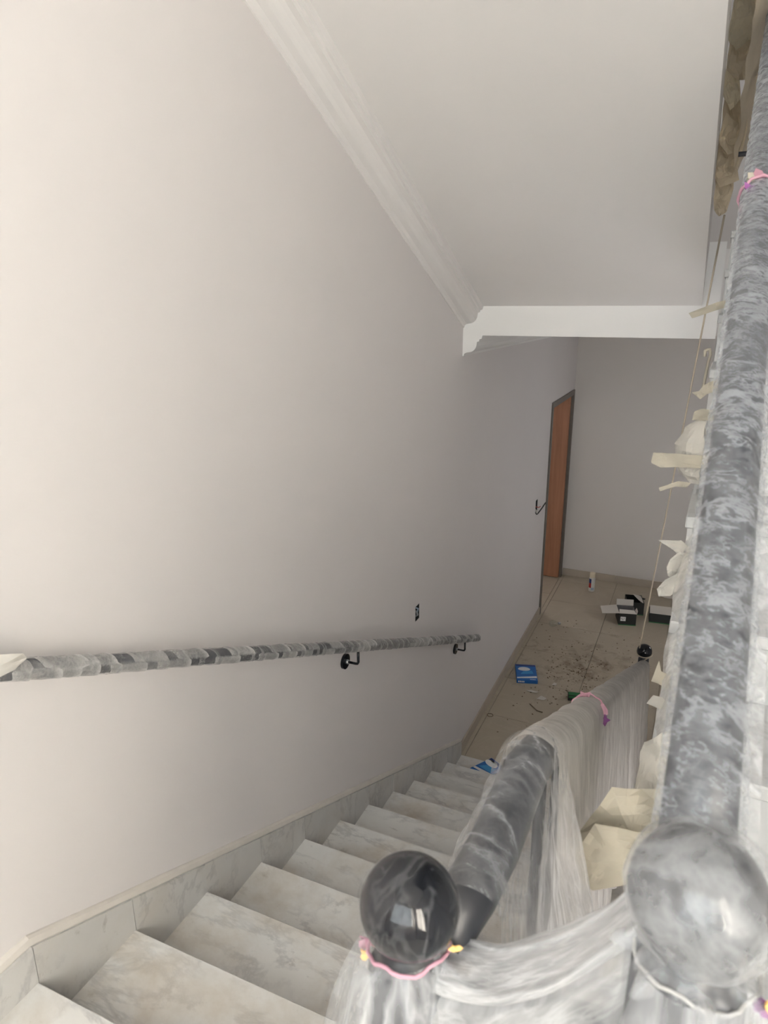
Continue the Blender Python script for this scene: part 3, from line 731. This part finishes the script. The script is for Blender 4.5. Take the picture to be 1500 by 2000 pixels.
rag('masking_paper', 'tape', [(1.194, 1.0, .703), (1.238, 1.0, .807), (1.303, 1.02, .812), (1.35, 1.03, .80), (1.355, .99, .708), (1.253, .97, .673), (1.196, .98, .673)], 'large cream masking paper fanned out left of the nearest newel ball', 'paper', MP, curl=.018, seed=12)
rag('masking_paper', 'tape', [(1.200, .94, .720), (1.221, .95, .771), (1.322, .95, .780), (1.335, .93, .735), (1.232, .92, .676), (1.212, .93, .680)], 'lower cream masking paper lapping over the large fanned one', 'paper', MP, curl=.014, seed=13)
rag('masking_paper', 'tape', [(1.262, .86, .70), (1.285, .86, .70), (1.292, .85, .60), (1.262, .85, .60)], 'narrow cream paper tab hanging behind the nearest newel ball', 'paper', MP, curl=.006, seed=14)
# tan paper hung along the free edge of the flight above
KP = 'tan masking paper under the flight above'
kr = [
 (3.00, [(1.242, 2.560), (1.315, 2.560), (1.322, 2.417), (1.268, 2.371), (1.239, 2.412)], 'tan paper sheet at the very top right beside the soffit edge', 'kraftlight'),
 (3.06, [(1.240, 2.470), (1.330, 2.440), (1.335, 2.300), (1.280, 2.290), (1.246, 2.330)], 'folded tan paper second from the top beside the soffit edge', 'kraft'),
 (3.10, [(1.238, 2.394), (1.262, 2.394), (1.298, 2.243), (1.266, 2.205), (1.238, 2.266)], 'pointed tan paper hanging third from the top beside the soffit edge', 'kraftlight'),
 (3.20, [(1.239, 2.280), (1.330, 2.260), (1.334, 2.091), (1.280, 2.080), (1.246, 2.133)], 'wide tan paper fold at mid height beside the soffit edge', 'kraft'),
 (3.30, [(1.238, 2.152), (1.322, 2.140), (1.325, 2.001), (1.262, 1.978), (1.236, 2.044)], 'tan paper sheet second from the bottom beside the soffit edge', 'kraft'),
 (3.40, [(1.239, 2.030), (1.312, 2.020), (1.308, 1.901), (1.271, 1.880), (1.244, 1.905)], 'crumpled tan paper lowest beside the soffit edge', 'kraft')]
for i, (Yk, pts, lb, mt) in enumerate(kr): rag('masking_paper', mt, flat(Yk, pts, .4), lb, 'paper', KP, curl=.035, seed=20+i)
def wall_shade_band(u, v):  # fills the slot behind the papers, tan colour stands for wall in shade
    y = 2.0+1.45*u; z = sof(y)+.20+.26*v
    return (XE+.062+.06*v+.016*N3((y*8, v*4, 2), 1, 3), y, z+.02*N3((y*9, v*4, 5), 1, 5))
tag(mk('masking_paper', grid(60, 12, wall_shade_band), 'kraft', None, True), 'long tan strip standing in for the shaded wall behind the tan papers', 'paper', KP)
tag(mk('rail_stub', join(tube([(1.313, 3.0, 2.040), (1.36, 3.0, 2.040)], .0085, 12), tube([(1.36, 3.0, 2.03), (1.36, 3.0, 2.6)], .011, 12)), 'satin', None, True), 'short black bar jutting out between tan papers and wrapped rail', 'metal bar')

# cord from the upper edge down to the lower newel
cp = [Vector((1.291, 3.60, 1.903)).lerp(Vector((EN.x-.03, EN.y-.04, EN.z+.035)), k/40) + Vector((0, 0, -.03*math.sin(PI*k/40))) for k in range(41)]
cr = empty('cord', (EN.x, EN.y, EN.z-.05)); tag(cr, 'beige cord stretched from the soffit edge down to the lower newel', 'cord')
mk('strand', tube(cp, .0042, 8), 'cord', cr, True)
mk('loop', join(tube([EN+Vector((.050*math.cos(2*PI*k/24), .050*math.sin(2*PI*k/24), -.012+.012*math.sin(2*PI*k/24))) for k in range(25)], .004, 6, False), tube([EN+Vector((.05, -.015, -.015)), EN+Vector((.0, -.06, -.045)), EN+Vector((-.04, -.10, -.05))], .004, 6)), 'cord', cr, True)

# ------------------------------------------------------------------ electrical boxes in the wall
def ebox(h, label, wires):
    a, b, c, d = h; e = empty('wall_box', (0, (a+b)/2, c)); tag(e, label, 'electrical box')
    t = .004
    mk('casing', join(box(-.05, -.001, a+.001, a+t, c+.001, d-.001), box(-.05, -.001, b-t, b-.001, c+.001, d-.001), box(-.05, -.001, a+t, b-t, c+.001, c+t), box(-.05, -.001, a+t, b-t, d-t, d-.001), box(-.055, -.05, a+.001, b-.001, c+.001, d-.001)), 'blackmatte', e)
    for pts, r, mt in wires: mk('wire', tube(lerp(pts, 14), r, 8), mt, e, True)
ebox(EB1, 'small recessed electrical box above the wall handrail', [([(-.04, 3.29, -.07), (-.01, 3.30, -.09), (-.004, 3.305, -.11), (-.02, 3.30, -.12)], .006, 'metal'), ([(-.04, 3.30, -.06), (-.003, 3.31, -.075), (-.01, 3.312, -.10)], .004, 'lightblue')])
ebox(EB2, 'recessed electrical box with loose wires beside the door', [([(-.04, 6.27, -.26), (.0, 6.26, -.275), (.02, 6.28, -.285), (.03, 6.31, -.28)], .004, 'copper'), ([(-.04, 6.26, -.31), (.015, 6.25, -.345), (.035, 6.34, -.31), (.05, 6.44, -.275)], .006, 'blackmatte'), ([(-.03, 6.27, -.29), (.01, 6.255, -.32), (.012, 6.25, -.335)], .009, 'card')])

# ------------------------------------------------------------------ things on the hall floor
def rot_pts(vf, c, a):
    ca, sa = math.cos(a), math.sin(a)
    return [(c[0]+(v[0])*ca-(v[1])*sa, c[1]+(v[0])*sa+(v[1])*ca, c[2]+v[2]) for v in vf[0]], vf[1]
def carton(loc, ang, w, l, h, label, flaps, sticker=False, inner='greycard'):
    e = empty('open_carton', loc); tag(e, label, 'carton', 'black cartons on the hall floor'); t = .004
    P = lambda vf: rot_pts(vf, loc, ang)
    mk('side_wall', P(join(box(-w/2, -w/2+t, -l/2, l/2, 0, h), box(w/2-t, w/2, -l/2, l/2, 0, h), box(-w/2+t, w/2-t, -l/2, -l/2+t, 0, h), box(-w/2+t, w/2-t, l/2-t, l/2, 0, h))), 'boxblack', e)
    mk('bottom', P(box(-w/2+t, w/2-t, -l/2+t, l/2-t, 0, t)), 'boxblack', e)
    mk('lining', P(join(box(-w/2+t, -w/2+t+.001, -l/2+t, l/2-t, t, h-.001), box(w/2-t-.001, w/2-t, -l/2+t, l/2-t, t, h-.001), box(-w/2+t, w/2-t, -l/2+t, -l/2+t+.001, t, h-.001), box(-w/2+t, w/2-t, l/2-t-.001, l/2-t, t, h-.001), box(-w/2+t, w/2-t, -l/2+t, l/2-t, t, t+.001))), inner, e)
    mk('green_edge', P(join(box(-w/2-.001, w/2+.001, -l/2-.001, -l/2, .0, .008), box(w/2, w/2+.001, -l/2, l/2, .0, .012))), 'green', e)
    for pts, mt in flaps:
        vv = [Vector(p) for p in pts]; n = (vv[1]-vv[0]).cross(vv[2]-vv[0]).normalized()*.003
        k = len(vv); V = [tuple(p) for p in vv]+[tuple(p+n) for p in vv]
        mk('flap', P((V, [tuple(range(k))[::-1], tuple(range(k, 2*k))] + [(i, (i+1) % k, k+(i+1) % k, k+i) for i in range(k)])), mt, e)
    if sticker:
        s = mk('sticker', P(box(-w/2+.015, -w/2+.065, -l/2-.002, -l/2-.0008, .045, .09)), 'print', e)
        mk('print_marks', P(join(*[box(-w/2+.02+.009*i, -w/2+.026+.009*i, -l/2-.0026, -l/2-.0018, .055+.014*j, .064+.014*j) for i in range(4) for j in range(2) if (i+j) % 3])), 'greycard', s)
    return e
w_, l_, h_ = .165, .21, .125
carton((.835, 6.90, ZF), .25, w_, l_, h_, 'open black carton with a white flap out to the left, nearest the stairs',
       [([(-w_/2, -l_/2, h_), (-w_/2, l_/2, h_), (-w_/2-.155, l_/2+.01, h_-.03), (-w_/2-.155, -l_/2+.05, h_-.035)], 'card'),
        ([(-w_/2, -l_/2, h_), (w_/2, -l_/2, h_), (w_/2-.02, -l_/2+.05, h_+.018), (-w_/2+.005, -l_/2+.055, h_+.02)], 'card'),
        ([(w_/2, -l_/2, h_), (w_/2, -l_/2+.10, h_), (w_/2+.01, -l_/2+.09, h_+.03), (w_/2+.008, -l_/2+.01, h_+.03)], 'card'),
        ([(-w_/2, l_/2, h_), (w_/2, l_/2, h_), (w_/2, l_/2+.015, h_+.06), (-w_/2, l_/2+.015, h_+.06)], 'card')], True)
carton((.885, 7.19, ZF), .22, w_, l_, h_+.01, 'open black carton with a dark inside, behind the flapped one',
       [([(w_/2, -l_/2, h_), (w_/2, l_/2, h_), (w_/2-.09, l_/2-.01, h_+.02), (w_/2-.05, -l_/2+.05, h_+.02)], 'card')], False, 'boxblack')
carton((1.15, 7.06, ZF), .10, .21, .17, .10, 'black carton with a pale top, partly hidden by the stair ends',
       [([(-.105, -.085, .10), (.105, -.085, .10), (.10, .06, .125), (-.10, .06, .125)], 'card')])
# spray can
c = (.403, 7.552, ZF); sc = empty('spray_can', c); tag(sc, 'white spray can with cream cap standing near the far wall', 'spray can')
mk('body', lathe(c, [(.030, 0), (.0325, .004), (.0325, .155), (.030, .162), (.024, .170)], 28), 'canwhite', sc, True)
mk('cap', lathe(c, [(.029, .165), (.030, .168), (.030, .212), (.027, .218)], 28), 'cream', sc, True)
def arc(z0, z1, a0, a1, r=.0329):
    V, Fc = [], []; n = 10
    for k in range(n+1):
        a = a0+(a1-a0)*k/n
        for z in (z0, z1): V.append((c[0]+r*math.cos(a), c[1]+r*math.sin(a), c[2]+z))
    for k in range(n): Fc.append((2*k, 2*k+2, 2*k+3, 2*k+1))
    return V, Fc
for z0, z1, mt in ((.10, .15, 'navy'), (.045, .10, 'red')): mk('print_band', arc(z0, z1, PI+.15, PI*1.5-.15), mt, sc)
mk('print_band', arc(.02, .05, PI*1.5-.1, PI*1.5+.9), 'lightblue', sc)
# blue cartons
def bluecarton(loc, ang, w, l, h, label, tilt=0, front=True):
    e = empty('blue_carton', loc); tag(e, label, 'carton', 'flat blue cartons')
    def P(vf):
        V = [(v[0], v[1]*math.cos(tilt)-v[2]*math.sin(tilt), v[1]*math.sin(tilt)+v[2]*math.cos(tilt)) for v in vf[0]]
        return rot_pts((V, vf[1]), loc, ang)
    mk('body', P(bevbox(-w/2, w/2, -l/2, l/2, 0, h, .002)), 'blue', e)
    el = [(-.015+.052*math.cos(2*PI*k/24), .05+.030*math.sin(2*PI*k/24)*(1.25 if k < 12 else .9)) for k in range(24)]
    mk('oval_print', P(prism(el, 2, h-.0005, h+.0006)), 'print', e)
    mk('stripe', P(prism([(-w/2+.004, -l/2+.025), (w/2-.004, -l/2+.045), (w/2-.004, -l/2+.075), (-w/2+.004, -l/2+.045)], 2, h-.0005, h+.0006)), 'print', e)
    mk('picture', P(prism([(-.05, -.035), (.06, -.02), (.05, .03), (-.02, .02)], 2, h-.0004, h+.0004)), 'blueprint', e)
    mk('header', P(box(-w/2+.004, w/2-.004, l/2-.03, l/2-.006, h-.0005, h+.0006)), 'navy', e)
    for i in range(4):
        mk('letter_mark', P(box(-w/2+.012+.014*i, -w/2+.022+.014*i, -l/2-.0008, -l/2+.001, h*.3, h*.72)), 'print', e)
        mk('letter_mark', P(box(w/2-.062+.012*i, w/2-.054+.012*i, -l/2+.012, -l/2+.021, h-.0005, h+.0006)), 'print', e)
    return e
bluecarton((.175, 5.42, ZF), .30, .175, .27, .032, 'blue carton with a white oval lying flat on the hall floor by the wall')
bluecarton((.235, 4.03, -NST*RS+.001), -.55, .13, .20, .018, 'blue carton lying on the lowest marble step beside the draped rail')
e = empty('green_box', (.62, 5.20, ZF)); tag(e, 'small dark green box half hidden behind the draped rail', 'box')
mk('body', rot_pts(bevbox(-.05, .05, -.03, .03, 0, .05), (.62, 5.20, ZF), .2), 'boxblack', e)
mk('print_panel', rot_pts(join(box(-.045, .045, -.025, .025, .05, .0508), box(-.045, .045, -.0309, -.03, .03, .045)), (.62, 5.20, ZF), .2), 'green', e)
# glass bulb lying on the floor
bl = empty('light_bulb', (.199, 6.473, ZF)); tag(bl, 'clear glass bulb lying on the hall floor near the door frame', 'light bulb')
def tilt_l(vf, c, ang):
    out = []
    for v in vf[0]:
        x, y, z = v; X = z; Z = x
        out.append((c[0]+X*math.cos(ang)-y*math.sin(ang), c[1]+X*math.sin(ang)+y*math.cos(ang), c[2]+Z))
    return out, vf[1]
pr = [(.002, -.045), (.018, -.042), (.030, -.030), (.034, -.012), (.032, .004), (.024, .024), (.015, .040), (.013, .046)]
mk('globe', tilt_l(lathe((0, 0, 0), pr, 24), (.199, 6.473, ZF+.0345), .5), 'glass', bl, True)
mk('screw_base', tilt_l(lathe((0, 0, 0), [(.013, .046), (.014, .05), (.0125, .054), (.014, .058), (.0125, .062), (.014, .066), (.006, .072)], 18), (.199, 6.473, ZF+.0345), .5), 'metal', bl, True)
# litter
lit = [((.287, 5.173), .05, .012, 'whitescrap', 'thin pale splinter lying in front of the blue carton'), ((.379, 5.102), .035, .028, 'whitescrap', 'crumpled pale scrap right of the thin splinter'), ((.430, 5.36), .02, .02, 'whitescrap', 'tiny white chip in the mud of the hall floor'), ((.955, 7.534), .02, .02, 'blackmatte', 'small black cap on the tiles behind the black cartons')]
for i, ((x, y), a, b, mt, lb) in enumerate(lit):
    rag('floor_scrap', mt, [(x-a, y-b, ZF+.008), (x+a*.6, y-b*.8, ZF+.010), (x+a, y+b*.6, ZF+.009), (x-a*.3, y+b, ZF+.012)], lb, 'scrap', 'scraps on the hall floor', curl=.006, seed=40+i, th=.003)
tag(mk('twig', tube(lerp([(.31, 4.98, ZF+.006), (.35, 4.94, ZF+.006), (.385, 4.90, ZF+.010), (.43, 4.90, ZF+.006)], 14), .004, 7), 'mud', None, True), 'thin dark twig on the hall floor near the stairs', 'twig')
tag(mk('wire_ring', tube([(.063+.022*math.cos(2*PI*k/24), 4.70+.022*math.sin(2*PI*k/24), ZF+.004) for k in range(25)], .0025, 6, False), 'mud', None, True), 'small dark ring on the floor against the left wall', 'ring')
tag(mk('floor_plate', lathe((1.20, 7.74, ZF), [(.07, .0), (.085, .004), (.09, .012), (.086, .012), (.07, .006), (.001, .005)], 36), 'card', None, True), 'thin pale dish on the floor behind the stair ends', 'dish')
random.seed(11); parts = []
for k in range(420):
    r = random.gauss(0, .42); a = random.uniform(0, 2*PI)
    x = .58+r*.8*math.cos(a); y = 5.65+r*1.5*math.sin(a)
    if not (.03 < x < 1.1 and 4.25 < y < 7.0): continue
    s = random.uniform(.002, .009); h = s*random.uniform(.4, .9); q = random.uniform(0, PI)
    parts.append(rot_pts(([(-s, -s*.6, 0), (s, -s*.5, 0), (s*.7, s*.7, 0), (-s*.8, s*.6, 0), (s*.1, 0, h)], [(0, 1, 4), (1, 2, 4), (2, 3, 4), (3, 0, 4), (3, 2, 1, 0)]), (x, y, ZF+.0003), q))
o = mk('mud_crumbs', join(*parts), 'mud'); tag(o, 'dry mud crumbs scattered over the hall floor', 'debris', kind='stuff')
